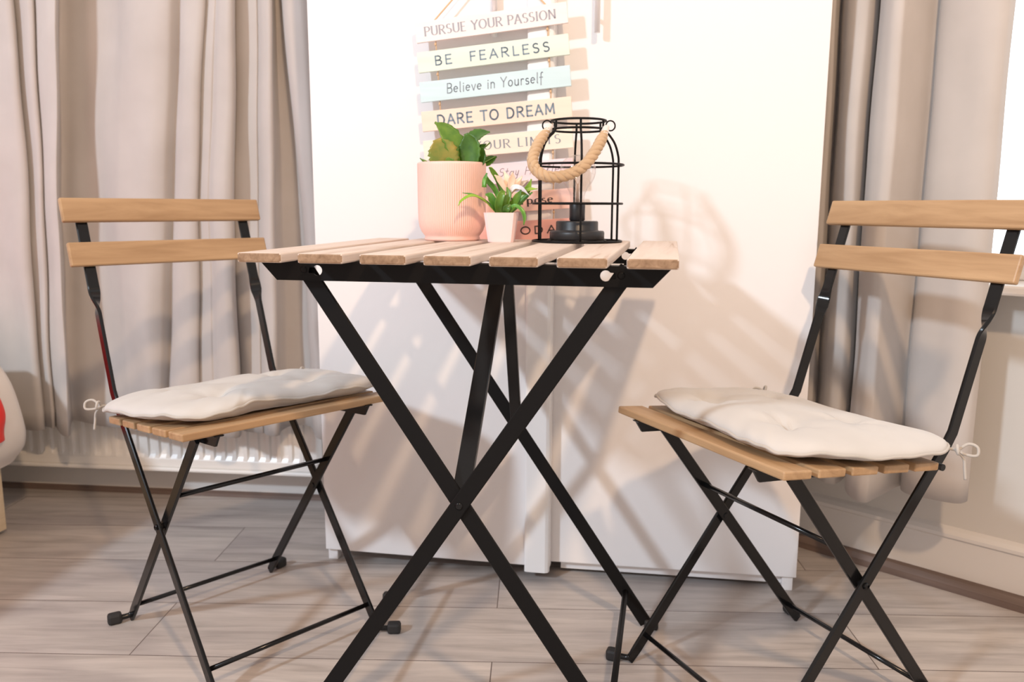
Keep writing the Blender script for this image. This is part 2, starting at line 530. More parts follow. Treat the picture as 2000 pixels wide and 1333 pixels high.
# ------------------------------------------------------------------ curtains
def curtain(name, label, prof, zlo, ztop, frame_loc, frame_ang, skew, skew_up=None, n_per=5, hem=0.035, seed=1):
    """prof: list of (t, offset) at mid height; skew: list of shifts in t at the hem"""
    random.seed(seed)
    xs = [i for i in range(len(prof))]
    ts = [p[0] for p in prof]; ds = [p[1] for p in prof]
    NU = (len(prof) - 1) * n_per
    NZ = 46
    vs, fs = [], []
    ph = [random.uniform(0, 6.28) for _ in range(8)]
    for k in range(NZ + 1):
        fz = k / NZ
        for i in range(NU + 1):
            s_ = i / n_per
            t = interp(xs, ts, s_); d = interp(xs, ds, s_); sk = interp(xs, skew, s_)
            zb = zlo + 0.006 * sin(9 * t + ph[0]) + 0.005 * sin(31 * t + ph[1]) - 0.10 * (d - 0.15)
            z = zb + (ztop - zb) * fz
            rel = (0.78 - z) / 0.48
            su = interp(xs, skew_up, s_) if skew_up else 0.0
            tt = t + (sk * rel if rel > 0 else su * min(1.6, -rel / 0.9))
            # gentle cloth irregularity and diagonal drag folds
            dd = d + 0.0035 * sin(7 * z + 23 * t + ph[2]) + 0.0022 * sin(19 * z - 31 * t + ph[3]) + 0.0018 * sin(47 * t + 11 * z + ph[4])
            dd += 0.0030 * sin(3.1 * z + ph[5]) * sin(60 * t + ph[6])
            if z < zb + hem: dd += 0.0012
            vs.append((tt, -dd, z))
    W_ = NU + 1
    for k in range(NZ):
        for i in range(NU):
            fs.append((k * W_ + i, k * W_ + i + 1, (k + 1) * W_ + i + 1, (k + 1) * W_ + i))
    mb = MB(); mb.add(vs, fs, 0, True)
    o = mb.build(name, M['curtain'], None, recalc=False)
    place(o, frame_loc, frame_ang)
    so = o.modifiers.new('cloth_thickness', 'SOLIDIFY'); so.thickness = 0.0025; so.offset = 0
    return tag(o, label, 'curtain', None)

def kv(u): return 0.74 - 0.00062 * u
def px(u): return 0.1741 + 0.001286 * u + (0.00000012) * u
PL = [(-260, .14), (-225, .19), (-190, .17), (-150, .145), (-120, .19), (-90, .20), (-60, .18), (-35, .15), (-8, .17), (22, .185), (45, .195), (57, .188), (59.5, .165),
      (68, .172), (78, .182), (83.5, .178), (85.5, .160), (94, .19), (106, .208), (115, .212), (117.6, .196), (118.5, .128), (140, .118), (165, .118), (187, .122), (205, .125),
      (225, .137), (240, .158), (262, .172), (295, .178), (322, .168), (338, .145), (342, .142), (345, .168), (358, .186), (376, .192), (389, .185), (391.5, .172),
      (400, .178), (410, .182), (414, .180), (425, .198), (443, .205), (457, .196), (460, .180), (461.5, .150), (478, .158), (502, .162), (505, .158), (516, .178),
      (528, .185), (536, .178), (539, .150), (552, .118), (575, .112), (588, .125), (592, .165), (602, .182), (614, .180), (630, .16), (650, .14)]
SKM = {0: -6, 59: -10, 84: -13, 117: -11, 187: -10, 233: -8, 341: -31, 391: -20, 413: -14, 460: -8, 537: -6, 592: 6, 650: 4}
SKU = {-100: 0, 59: 3, 84: 16, 117: 30, 187: 22, 233: 30, 341: 38, 391: 31, 413: 29, 460: 18, 504: 17, 537: 11, 592: -22, 650: -6}
def skl(u, SKM=SKM):
    ks = sorted(SKM)
    if u <= ks[0]: return SKM[ks[0]]
    if u >= ks[-1]: return SKM[ks[-1]]
    for a, b in zip(ks, ks[1:]):
        if a <= u <= b: return SKM[a] + (SKM[b] - SKM[a]) * (u - a) / (b - a)
curtain('curtain', 'long beige curtain hanging over the radiator, left of the white wardrobe', [(px(u) + kv(u) * (d - 0.2), d) for u, d in PL], 0.222, 2.35,
        BW, BANG, [skl(u) * 0.0013 for u, _ in PL], [skl(u, SKU) * 0.0013 for u, _ in PL])
PR = [(0.008, .105), (0.018, .125), (0.030, .138), (0.038, .135), (0.0415, .115), (0.0430, .092), (0.050, .105), (0.058, .135), (0.068, .160), (0.085, .172), (0.100, .168), (0.112, .145), (0.1175, .118),
      (0.1205, .100), (0.1225, .12), (0.125, .170), (0.138, .200), (0.155, .212), (0.168, .208), (0.178, .190), (0.200, .145), (0.220, .106), (0.2290, .096), (0.2305, .104), (0.2320, .116),
      (0.245, .134), (0.27, .146), (0.30, .150), (0.325, .146), (0.343, .134), (0.352, .118)]
PR = [(t + 0.29 * (d - 0.10), d) for t, d in PR]
curtain('curtain', 'beige curtain at the edge of the bay window, right of the white wardrobe', PR, 0.222, 2.35, RW, RANG, [0.0] * len(PR), seed=5)

# ------------------------------------------------------------------ wardrobe
war = thing('wardrobe', 'tall white two-door wardrobe against the wall, chrome bar handles', 'wardrobe', WF, WANG)
S0, S1, WH, WD = -0.008, 1.004, 2.05, 0.235
ZB = 0.028
m_ = MB()
m_.box((S0 + 0.009, WD / 2 + 0.004, (ZB + WH) / 2), (0.018, WD, WH - ZB), bevel=0.001)
m_.box((S1 - 0.009, WD / 2 + 0.004, (ZB + WH) / 2), (0.018, WD, WH - ZB), bevel=0.001)
m_.box(((S0 + S1) / 2, WD / 2 + 0.004, WH - 0.009), (S1 - S0 - 0.036, WD, 0.018), bevel=0.001)
m_.box(((S0 + S1) / 2, WD / 2 + 0.006, 0.060), (S1 - S0 - 0.036, WD, 0.018), bevel=0.001)
m_.box(((S0 + S1) / 2, WD - 0.002, (ZB + WH) / 2), (S1 - S0 - 0.036, 0.006, WH - ZB - 0.06))
m_.box((0.5, WD / 2 + 0.02, (0.06 + WH) / 2), (0.018, WD - 0.05, WH - 0.11))
m_.build('carcass', M['white'], war)
m_ = MB(); m_.box((0.755, 0.010, 0.031), (0.478, 0.012, 0.040), bevel=0.001)
m_.build('plinth_rail', M['white'], war)
AJ = radians(1.7)                                           # left door stands slightly ajar
Rz = Matrix.Rotation(-AJ, 3, 'Z')
def dl(x, y, z): 
    p = Rz @ V((x - S0, y, z)); return V((p.x + S0, p.y, p.z))
m_ = MB(); m_.box(dl((S0 + 0.497) / 2, -0.009, (ZB + WH) / 2), (0.497 - S0, 0.018, WH - ZB), Rz, bevel=0.0015)
d1 = m_.build('door', M['white'], war)
m_ = MB()
m_.prism([(-0.026, -0.004), (0.026, -0.004), (0.026, 0.002), (0.0235, 0.0085), (0.018, 0.012), (-0.022, 0.012), (-0.026, 0.010)], [],
         lambda a, b, t: dl(0.470 + a, -0.0205 - b, t), 0.020, WH)
m_.build('door_edge_trim', M['strip'], d1)
m_ = MB(); m_.box(((0.480 + S1) / 2, -0.0045, (ZB + 0.004 + WH) / 2), (S1 - 0.480, 0.018, WH - ZB - 0.004), bevel=0.0015)
d2 = m_.build('door', M['white'], war)
def handle(parent, f, s_, off, z0):
    m = MB()
    m.tube([f(s_, -off, z0), f(s_, -off, z0 + 0.42)], 0.0055, 12)
    for z in (z0 + 0.028, z0 + 0.392):
        m.tube([f(s_, -off + 0.002, z), f(s_, -0.017, z)], 0.0042, 10)
    o = m.build('handle', M['chrome'], parent)
    o['label'] = 'chrome bar handle'
handle(d2, lambda a, b, c: V((a, b, c)), 0.5745, 0.036, 1.112)
handle(d1, dl, 0.379, 0.031, 1.108)
for s_ in (0.004, 0.988):
    m_ = MB(); m_.box((s_, 0.004, 0.017), (0.022, 0.022, 0.034), bevel=0.002); m_.build('foot', M['white'], war)
for s_ in (0.014, 0.985):
    m_ = MB(); m_.box((s_, WD - 0.03, 0.017), (0.022, 0.022, 0.034), bevel=0.002); m_.build('foot', M['white'], war)

# ------------------------------------------------------------------ lettering by pen strokes
def arc(cx, cy, rx, ry, a0, a1, n=10):
    return [(cx + rx * cos(radians(a0 + (a1 - a0) * i / n)), cy + ry * sin(radians(a0 + (a1 - a0) * i / n))) for i in range(n + 1)]
G = {
 'P': (0.58, [[(0.08, 0), (0.08, 1)], [(0.08, 1)] + arc(0.30, 0.74, 0.24, 0.26, 90, -90) + [(0.08, 0.48)]]),
 'U': (0.72, [[(0.10, 1), (0.10, 0.3)] + arc(0.36, 0.28, 0.26, 0.28, 180, 360) + [(0.62, 1)]]),
 'R': (0.66, [[(0.08, 0), (0.08, 1)], [(0.08, 1)] + arc(0.30, 0.75, 0.24, 0.25, 90, -90) + [(0.08, 0.5)], [(0.28, 0.5), (0.60, 0)]]),
 'S': (0.56, [arc(0.28, 0.76, 0.20, 0.24, 40, 270, 14) + arc(0.28, 0.26, 0.22, 0.26, 90, -140, 14)]),
 'E': (0.56, [[(0.08, 0), (0.08, 1)], [(0.08, 1), (0.50, 1)], [(0.08, 0.52), (0.44, 0.52)], [(0.08, 0), (0.52, 0)]]),
 'Y': (0.66, [[(0.04, 1), (0.33, 0.5), (0.33, 0)], [(0.62, 1), (0.33, 0.5)]]),
 'O': (0.80, [arc(0.40, 0.5, 0.34, 0.5, 90, 450, 24)]),
 'o2': (0.66, [arc(0.33, 0.5, 0.25, 0.5, 90, 450, 24)]),
 'A': (0.70, [[(0.04, 0), (0.35, 1), (0.66, 0)], [(0.16, 0.34), (0.54, 0.34)]]),
 'I': (0.26, [[(0.13, 0), (0.13, 1)]]),
 'N': (0.74, [[(0.10, 0), (0.10, 1), (0.64, 0), (0.64, 1)]]),
 'B': (0.60, [[(0.08, 0), (0.08, 1)], [(0.08, 1)] + arc(0.28, 0.76, 0.22, 0.24, 90, -90) + [(0.08, 0.52)], [(0.08, 0.52)] + arc(0.30, 0.26, 0.25, 0.26, 90, -90) + [(0.08, 0)]]),
 'F': (0.52, [[(0.08, 0), (0.08, 1)], [(0.08, 1), (0.48, 1)], [(0.08, 0.5), (0.42, 0.5)]]),
 'L': (0.52, [[(0.08, 1), (0.08, 0), (0.48, 0)]]),
 'D': (0.70, [[(0.08, 0), (0.08, 1)], [(0.08, 1)] + arc(0.26, 0.5, 0.36, 0.5, 90, -90, 16) + [(0.08, 0)]]),
 'T': (0.62, [[(0.03, 1), (0.59, 1)], [(0.31, 1), (0.31, 0)]]),
 'M': (0.84, [[(0.08, 0), (0.12, 1), (0.42, 0.2), (0.72, 1), (0.76, 0)]]),
 'H': (0.72, [[(0.10, 0), (0.10, 1)], [(0.62, 0), (0.62, 1)], [(0.10, 0.5), (0.62, 0.5)]]),
 'e': (0.50, [[(0.07, 0.34), (0.42, 0.36)] + arc(0.245, 0.33, 0.19, 0.28, 10, 310, 16)]),
 'l': (0.24, [[(0.11, 1.05), (0.11, 0.06), (0.16, 0.0)]]),
 'i': (0.24, [[(0.12, 0.6), (0.12, 0)], [(0.12, 0.82), (0.125, 0.85)]]),
 'v': (0.48, [[(0.05, 0.6), (0.24, 0), (0.43, 0.6)]]),
 'n': (0.52, [[(0.09, 0), (0.09, 0.6)], [(0.09, 0.4)] + arc(0.26, 0.40, 0.17, 0.2, 160, 0, 8) + [(0.43, 0)]]),
 'o': (0.54, [arc(0.27, 0.30, 0.20, 0.30, 90, 450, 18)]),
 'u': (0.54, [[(0.09, 0.6), (0.09, 0.2)] + arc(0.26, 0.2, 0.17, 0.2, 180, 360, 8) + [(0.43, 0.6)], [(0.43, 0.6), (0.45, 0.0)]]),
 'r': (0.40, [[(0.09, 0), (0.09, 0.6)], [(0.09, 0.38)] + arc(0.24, 0.42, 0.15, 0.18, 170, 45, 8)]),
 's': (0.42, [arc(0.21, 0.45, 0.14, 0.15, 40, 270, 10) + arc(0.21, 0.155, 0.16, 0.155, 90, -140, 10)]),
 'f': (0.36, [arc(0.26, 0.86, 0.11, 0.19, 60, 180, 6) + [(0.15, -0.22)], [(0.02, 0.55), (0.30, 0.55)]]),
 'p': (0.56, [[(0.09, 0.6), (0.09, -0.32)], arc(0.28, 0.30, 0.20, 0.30, 165, -165, 14)]),
 'b': (0.42, [[(0.10, 0.3)] + arc(0.17, 0.85, 0.09, 0.2, -20, 180, 8) + [(0.08, 0.12)] + arc(0.20, 0.16, 0.12, 0.16, 200, 420, 10)]),
 'y': (0.44, [[(0.05, 0.6), (0.08, 0.3)] + arc(0.19, 0.24, 0.11, 0.2, 180, 330, 6) + [(0.32, 0.6), (0.28, -0.2)] + arc(0.16, -0.24, 0.12, 0.16, 0, -170, 8)]),
 'm': (0.66, [[(0.06, 0), (0.08, 0.55)], arc(0.18, 0.36, 0.11, 0.22, 170, 0, 8) + [(0.29, 0)], arc(0.42, 0.36, 0.12, 0.22, 170, 0, 8) + [(0.54, 0.06), (0.62, 0.08)]]),
 't': (0.36, [[(0.16, 0.95), (0.15, 0.08), (0.24, 0.0)], [(0.02, 0.62), (0.32, 0.62)]]),
 'a': (0.50, [arc(0.22, 0.28, 0.17, 0.28, 20, 340, 14), [(0.40, 0.58), (0.40, 0.05), (0.46, 0.0)]]),
 ' ': (0.34, []),
}
def lettering(mb, text, x0, x1, base, h, weight, place3, mi, serif=False, slant=0.0, track=0.08, condense=None):
    seq, adv = [], 0.0
    for ch in text:
        wd, st = G.get(ch, G[' '])
        seq.append((adv, st)); adv += wd + track
    adv -= track
    sx = (x1 - x0) / adv
    hw = weight / 2
    def wid(d):
        if not serif: return hw
        ang = atan2(abs(d[1]), abs(d[0]))
        return hw * (0.38 + 0.75 * sin(ang) ** 2)
    for off, st in seq:
        for pl in st:
            P = [(x0 + (off + p[0]) * sx + slant * p[1] * h, base + p[1] * h) for p in pl]
            for (a, b) in zip(P, P[1:]):
                dx, dy = b[0] - a[0], b[1] - a[1]
                ln = sqrt(dx * dx + dy * dy)
                if ln < 1e-7: continue
                w_ = wid((dx, dy)); nx, ny = -dy / ln * w_, dx / ln * w_
                mb.add([place3(a[0] + nx, a[1] + ny), place3(b[0] + nx, b[1] + ny), place3(b[0] - nx, b[1] - ny), place3(a[0] - nx, a[1] - ny)], [(0, 1, 2, 3)], mi)
            if not serif:
                for (cx, cy) in P:
                    mb.add([place3(cx + hw * cos(pi * k / 4), cy + hw * sin(pi * k / 4)) for k in range(8)], [tuple(range(8))], mi)
            else:
                for (p, q) in ((0, 1), (-1, -2)):
                    a, b = P[p], P[q]
                    yv = pl[p][1]
                    if (abs(yv) < 0.01 or abs(yv - 1) < 0.01 or yv < -0.3 or abs(yv - 0.6) < 0.01) and abs(a[1] - b[1]) > 0.8 * abs(a[0] - b[0]):
                        sw = h * 0.12; th = hw * 0.35
                        mb.add([place3(a[0] - sw, a[1] - th), place3(a[0] + sw, a[1] - th), place3(a[0] + sw, a[1] + th), place3(a[0] - sw, a[1] + th)], [(0, 1, 2, 3)], mi)

# ------------------------------------------------------------------ hanging sign of eight planks
SG0 = V((0.38, 0.0535, 0.95))                                # along door, out from door, height
def wpt(s_, off, z):                                        # wardrobe frame -> world
    return WF + Matrix.Rotation(WANG, 3, 'Z') @ V((s_, -off, z))
sign = thing('hanging_sign', 'pastel wooden plank sign with motivational words hung from the wardrobe handle', 'sign', wpt(*SG0), WANG)
slate, grey, dark = (0.20, 0.27, 0.33), (0.27, 0.29, 0.33), (0.065, 0.045, 0.045)
PK = [  # colour, text, ink, style(serif, slant, weight), span of the words along the plank, cap height
    ((0.92, 0.79, 0.76), 'PURSUE YOUR PASSION', (0.36, 0.36, 0.40), (True, 0, .0030), (0.06, 0.925), .0165),
    ((0.71, 0.79, 0.69), 'BE  FEARLESS', slate, (False, 0, .0026), (0.115, 0.875), .0165),
    ((0.60, 0.77, 0.81), 'Believe in Yourself', (0.28, 0.33, 0.38), (False, 0.08, .0020), (0.18, 0.82), .0180),
    ((0.90, 0.71, 0.59), 'DARE TO DREAM', slate, (False, 0, .0034), (0.105, 0.89), .0185),
    ((0.90, 0.79, 0.67), 'YOUR LIMITS', grey, (True, 0, .0026), (0.345, 0.92), .0160),
    ((0.90, 0.72, 0.76), 'Stay Humble', (0.20, 0.18, 0.20), (False, 0.30, .0011), (0.50, 0.905), .0150),
    ((0.87, 0.57, 0.49), 'Purpose', (0.045, 0.032, 0.032), (True, 0, .0034), (0.55, 0.865), .0150),
    ((0.86, 0.44, 0.37), 'TODAY', dark, (False, 0, .0026), (0.565, 0.965), .0140),
]
corners = []
for k, (c, text, ink, (ser, sla, wt), (f0, f1), ch) in enumerate(PK):
    sr = [.5213, .5251, .5287, .5317, .5346, .5362, .5376, .5385][k] - SG0.x
    zr = 1.1272 - 0.0573 * k - SG0.z
    ang = radians(5.8 - 0.30 * k)
    ln, ht, th = 0.2955, 0.0385, 0.006
    ax, az = V((cos(ang), 0, sin(ang))), V((-sin(ang), 0, cos(ang)))
    o_ = V((sr, 0, zr)) - ax * ln                           # lower left corner
    corners.append((o_, ax, az))
    R_ = Matrix((ax, (0, 1, 0), az)).transposed()
    mb = MB()
    mb.box(o_ + ax * ln / 2 + az * ht / 2, (ln, th, ht), R_, bevel=0.0006, seg=1, mi=0)
    inkm = mat('sign_ink_%d' % k, ink, 0.5)
    lettering(mb, text, ln * f0, ln * f1, (ht - ch) / 2 + (0.002 if k in (2, 5, 6) else 0), ch, wt,
              lambda a, b, o_=o_, ax=ax, az=az: o_ + ax * a + az * b + V((0, -th / 2 - 0.00025, 0)), 1, ser, sla, 0.26 if k in (1, 7) else (0.16 if k in (3, 4) else 0.09))
    mb.build('plank', [plankmat('painted_plank_%d' % k, c), inkm], sign, recalc=False)['label'] = 'plank with ' + ['blush', 'pale green', 'pale blue', 'peach', 'cream', 'pink', 'salmon', 'coral'][k] + ' paint'
for fx in (0.125, 0.865):
    for k in range(7):
        mb = MB()
        (o1, a1, z1), (o2, a2, z2) = corners[k], corners[k + 1]
        p0 = o1 + a1 * 0.2955 * fx + z1 * 0.006 + V((0, 0.0045, 0)); p1 = o2 + a2 * 0.2955 * fx + z2 * 0.033 + V((0, 0.0045, 0))
        mb.tube([p0, (p0 + p1) / 2 + V((0.0005, -0.001, 0)), p1], 0.0013, 8)
        mb.tube([p0 + V((0, -0.002, -0.0085)), p0 + V((0, -0.002, -0.0115)), p0 + V((0, -0.002, -0.0145))], [0.0014, 0.0027, 0.0014], 8)
        mb.build('cord', M['cord'], sign)
o1, a1, z1 = corners[0]
apex = V((0.379 - SG0.x, 0.004, 1.262 - SG0.z))
mb = MB()
for fx in (0.125, 0.865):
    p = o1 + a1 * 0.2955 * fx + z1 * 0.034 + V((0, 0.0045, 0))
    mb.tube([p, p + V((0, -0.001, 0.004)), apex], 0.0016, 8)
mb.build('cord', M['cord'], sign)

# ------------------------------------------------------------------ slatted folding table
TYAW, TH = -0.1909, 0.7251
TP = V((-0.0309, 1.2785, 0))
table = thing('folding_table', 'small square folding table with wooden slat top and crossed black metal legs', 'table', TP, TYAW)
TW, TD, TT = 0.5654, 0.5311, 0.0127
q = TW / 6.733; sw_ = q * 0.733
random.seed(4)
for k in range(7):
    cx = -TW / 2 + sw_ / 2 + k * q
    mb = MB(); mb.box((cx, 0, TH - TT / 2), (sw_, TD, TT), bevel=0.0022)
    o = mb.build('slat', [M['table_wood'], M['table_end']], table)
    for p_ in o.data.polygons:                              # sawn ends show darker end grain
        if abs(p_.normal.y) > 0.9: p_.material_index = 1
ZR1 = TH - TT; ZR0 = ZR1 - 0.0265
def keyhole(cx, sgn):
    cz = ZR1 - 0.0125
    pts = []
    for i in range(21):                                     # circle open towards the bolt
        a = radians(35 + 290 * i / 20)
        pts.append((cx + sgn * 0.007 * cos(a), cz + 0.007 * sin(a)))
    pts.append((cx + sgn * 0.0125, cz - 0.0036)); pts.append((cx + sgn * 0.0125, cz + 0.0036))
    return pts
YF_, YR_ = -0.2186, 0.2252
for yy, sg in ((YF_, 1), (YR_, -1)):
    mb = MB()
    outer = [(-0.2765, ZR1), (-0.2518, ZR0), (0.2518, ZR0), (0.2765, ZR1)]
    mb.prism(outer, [keyhole(-0.193, -1), keyhole(0.193, 1)], lambda a, b, t: (a, t, b), yy, yy + sg * 0.0025)
    mb.box((0, yy + sg * 0.0105, ZR1 - 0.00125), (0.53, 0.0159, 0.0025))
    mb.build('rail', M['black'], table)
ZBOLT = 0.7007
def tleg(t, s_): return (-s_ * 0.2154 * (1 - t) + s_ * 0.257 * t, ZBOLT * (1 - t))
DIRL = lambda s_: V((s_ * 0.4724, 0, -ZBOLT)).normalized()
for yy, sg in ((YF_, 1), (YR_, -1)):
    for s_, dy in ((1, 0.0125), (-1, 0.0062)):
        y = yy + sg * dy
        x0, z0 = tleg(-0.012, s_); x1, z1 = tleg(0.985, s_)
        d = DIRL(s_); side = V((d.z, 0, -d.x)) * 0.0118
        mb = MB()
        mb.bar([(x0, y, z0), (x1, y, z1)], [side, side], [V((0, 0.0026, 0))] * 2)
        lg = mb.build('leg', M['black'], table)
        mb = MB(); mb.box((x1 + s_ * 0.010, y, 0.0095), (0.026, 0.016, 0.019), bevel=0.004)
        mb.build('foot', M['rubber'], lg)
        mb = MB(); xb = -s_ * 0.2125
        mb.tube([(xb, yy - sg * 0.0015, ZBOLT), (xb, yy, ZBOLT), (xb, y + sg * 0.003, ZBOLT)], [0.0035, 0.0050, 0.0042], 12)
        mb.build('bolt', M['black'], lg)
tp = 0.2154 / (0.2154 + 0.257)
zp = ZBOLT * (1 - tp)
for yy, sg in ((YF_, 1), (YR_, -1)):
    mb = MB(); mb.tube([(0, yy + sg * 0.0015, zp), (0, yy + sg * 0.003, zp), (0, yy + sg * 0.017, zp)], [0.0035, 0.0055, 0.0055], 14)
    mb.build('pivot_pin', M['gloss_black'], table)
for s_ in (1, -1):
    xs_, zs_ = tleg(0.90, s_)
    mb = MB(); mb.tube([(xs_, YF_ + 0.010, zs_), (xs_, YR_ - 0.010, zs_)], 0.0052, 12)
    mb.build('stretcher', M['black'], table)
for (a, b, hw) in (((0, YF_ + 0.020, zp + 0.018), (0, 0.070, ZR1 - 0.006), 0.0125), ((0, YR_ - 0.020, zp + 0.004), (0, 0.105, ZR1 - 0.006), 0.0100)):
    a, b = V(a), V(b); d = (b - a).normalized(); tk = d.cross(V((1, 0, 0))) * 0.0022
    mb = MB(); mb.bar([a, b], [V((hw, 0, 0))] * 2, [tk] * 2)
    for s_ in (-1, 1):
        mb.bar([a + V((s_ * (hw - 0.001), 0, 0)) + tk * 1.6, b + V((s_ * (hw - 0.001), 0, 0)) + tk * 1.6], [V((0.0012, 0, 0))] * 2, [tk * 1.6] * 2)
    mb.build('brace', M['gloss_black'], table)
mb = MB(); mb.box((0, 0.088, ZR1 - 0.004), (0.07, 0.05, 0.008), bevel=0.001)
mb.build('brace_bracket', M['black'], table)

# ------------------------------------------------------------------ folding chairs
CH = dict(wl=0.1575, ws=0.1465, yF=0.2, yK=-0.1519, zK=0.447, yT=-0.2622, zT=0.7946, yS=0.1457, zS=0.42, yR=-0.1844)
def long_y(z):
    if z < CH['zK']:
        t = z / CH['zK']; return CH['yF'] * (1 - t) + CH['yK'] * t
    t = (z - CH['zK']) / (CH['zT'] - CH['zK']); return CH['yK'] * (1 - t) + CH['yT'] * t
def foot(parent, x, y, dx, dy):
    mb = MB()
    a = atan2(dy, dx)
    mb.box((x + dx * 0.029, y + dy * 0.029, 0.0105), (0.025, 0.019, 0.021), Matrix.Rotation(a, 3, 'Z'), bevel=0.005)
    mb.build('foot_cap', M['rubber'], parent)
def toe(parent, x, y, dx, dy):
    mb = MB()
    mb.tube(smooth_path([(x - dx * 0.001, y - dy * 0.001, 0.013), (x + dx * 0.006, y + dy * 0.006, 0.0095), (x + dx * 0.032, y + dy * 0.032, 0.0095)], 4), 0.0052, 10)
    mb.build('toe_bar', M['gloss_black'], parent)
    foot(parent, x, y, dx, dy)
def make_chair():
    t = thing('folding_chair', '', 'chair', (0, 0, 0), 0)
    for s_ in (1, -1):
        x = s_ * CH['wl']
        pts, sd, tk = [], [], []
        hw, ht = 0.0100, 0.0031
        def put(y, z, ang, d, hw_=hw, ht_=ht):
            d = V(d).normalized(); n_ = V((1, 0, 0)); m2 = d.cross(n_).normalized()
            pts.append(V((x, y, z)))
            sd.append((m2 * cos(ang) + n_ * sin(ang)) * hw_); tk.append((n_ * cos(ang) - m2 * sin(ang)) * ht_)
        # horizontal toe, bend, straight shank, kink at the seat, half turn, flat top
        put(CH['yF'] - 0.003, 0.004, 0, (0, -0.7, 0.7), 0.008)
        put(long_y(0.024) - 0.0005, 0.024, 0, (0, -0.62, 0.787))
        put(long_y(0.43), 0.43, 0, (0, -0.62, 0.787))
        put(long_y(0.455), 0.455, 0, (0, -0.42, 0.9))
        z0, z1 = 0.588, 0.642
        K = 22
        put(long_y(z0 - 0.03), z0 - 0.03, 0, (0, -0.317, 1))
        for i in range(K + 1):
            f = i / K; a = (3 * f * f - 2 * f ** 3) * pi / 2
            z = z0 + (z1 - z0) * f
            put(long_y(z), z, a * s_, (0, -0.317, 1), hw * (1 + 0.10 * sin(pi * f)), ht)
        put(long_y(0.79), 0.79, s_ * pi / 2, (0, -0.317, 1))
        mb = MB(); mb.bar(pts, sd, tk, 0, True)
        lg = mb.build('leg', M['gloss_black'], t); lg.data.set_sharp_from_angle(angle=radians(32))
        toe(lg, s_ * CH['wl'], CH['yF'] - 0.004, s_ * 0.72, 0.69)
        # short leg
        xs = s_ * CH['ws']
        d = V((0, CH['yR'] - CH['yS'], -CH['zS'])).normalized()
        pts, sd, tk = [], [], []
        x = xs
        put(CH['yS'] + 0.004, CH['zS'] + 0.006, 0, d)
        y1, z1 = CH['yS'] + (CH['yR'] - CH['yS']) * 0.95, CH['zS'] * 0.05
        put(y1, z1 + 0.001, 0, d)
        put(CH['yR'] + 0.003, 0.004, 0, (0, -0.7, -0.7), 0.008)
        mb = MB(); mb.bar(pts, sd, tk)
        lg2 = mb.build('leg', M['gloss_black'], t)
        toe(lg2, xs, CH['yR'] + 0.004, s_ * 0.97, -0.24)
        # pivot where the two legs cross
        mb = MB()
        mb.tube([(s_ * 0.1615, 0.0077, 0.244), (s_ * 0.163, 0.0077, 0.244), (s_ * 0.142, 0.0077, 0.244), (s_ * 0.1405, 0.0077, 0.244)][0:1] +
                [(s_ * 0.1635, 0.0077, 0.244), (s_ * 0.1415, 0.0077, 0.244)], [0.0055, 0.0045, 0.0055], 12)
        mb.build('pivot_pin', M['gloss_black'], t)
        # seat rail
        mb = MB()
        zt = lambda y: 0.4279 + (y + 0.0826) * (0.0262 / 0.2914) - 0.0122
        ya, yb = 0.212, -0.055
        mb.prism([(ya, zt(ya)), (yb, zt(yb)), (yb + 0.012, zt(yb) - 0.012), (ya - 0.013, zt(ya) - 0.020)], [], lambda a, b, tt: (s_ * 0.1375 + tt, a, b), -0.002, 0.002)
        mb.prism([(ya, zt(ya)), (yb, zt(yb)), (yb, zt(yb) - 0.0025), (ya - 0.0015, zt(ya) - 0.0025)], [], lambda a, b, tt: (s_ * 0.1375 + tt, a, b), -0.008, 0.008)
        mb.build('seat_rail', M['gloss_black'], t)
    for (y, z, hx, r) in ((CH['yS'] + (CH['yR'] - CH['yS']) * 0.265, CH['zS'] * 0.735, 0.1465, 0.0042),
                          (CH['yS'] + (CH['yR'] - CH['yS']) * 0.905, CH['zS'] * 0.095, 0.1465, 0.0042), (long_y(0.0455), 0.0455, 0.1575, 0.0042), (-0.121, 0.4085, 0.172, 0.0052)):
        mb = MB(); mb.tube([(-hx, y, z), (hx, y, z)], r, 12); mb.build('stretcher', M['gloss_black'], t)
    sl_ = atan2(0.0262, 0.2914)
    Rx = Matrix.Rotation(sl_, 3, 'X')
    wsl = 0.2926 / 6.04; gap = 0.26 * wsl
    ctr = V((0, (0.2088 - 0.0826) / 2, (0.4541 + 0.4279) / 2))
    for k in range(5):
        yl = 0.2926 / 2 - wsl / 2 - k * (wsl + gap)
        mb = MB(); mb.box(ctr + Rx @ V((0, yl, -0.006)), (0.3866, wsl, 0.012), Rx, bevel=0.0022)
        mb.build('seat_slat', M['chair_wood'], t)
    tb = math.atan(0.317)
    Rb = Matrix.Rotation(tb, 3, 'X')
    for (za, zb_) in ((0.752, 0.7946), (0.6738, 0.7158)):
        zc = (za + zb_) / 2
        c = V((0, long_y(zc), zc)) + Rb @ V((0, 0.0095, 0))
        mb = MB(); mb.box(c, (0.3836, 0.0115, (zb_ - za) / cos(tb)), Rb, bevel=0.0028)
        mb.build('backrest_slat', M['chair_wood'], t)
    return t
chair = make_chair()
chair['label'] = 'folding chair with wooden slats and black metal legs in front of the radiator curtain'
chair['group'] = 'folding chairs at the table'
CL, CLA = V((-0.4968, 1.4442, 0)), -2.346
CR, CRA = V((0.4516, 1.2623, 0)), 2.0153
place(chair, CL, CLA)
place(dup(chair, 'folding chair with wooden slats and black metal legs beside the bay window curtain'), CR, CRA)

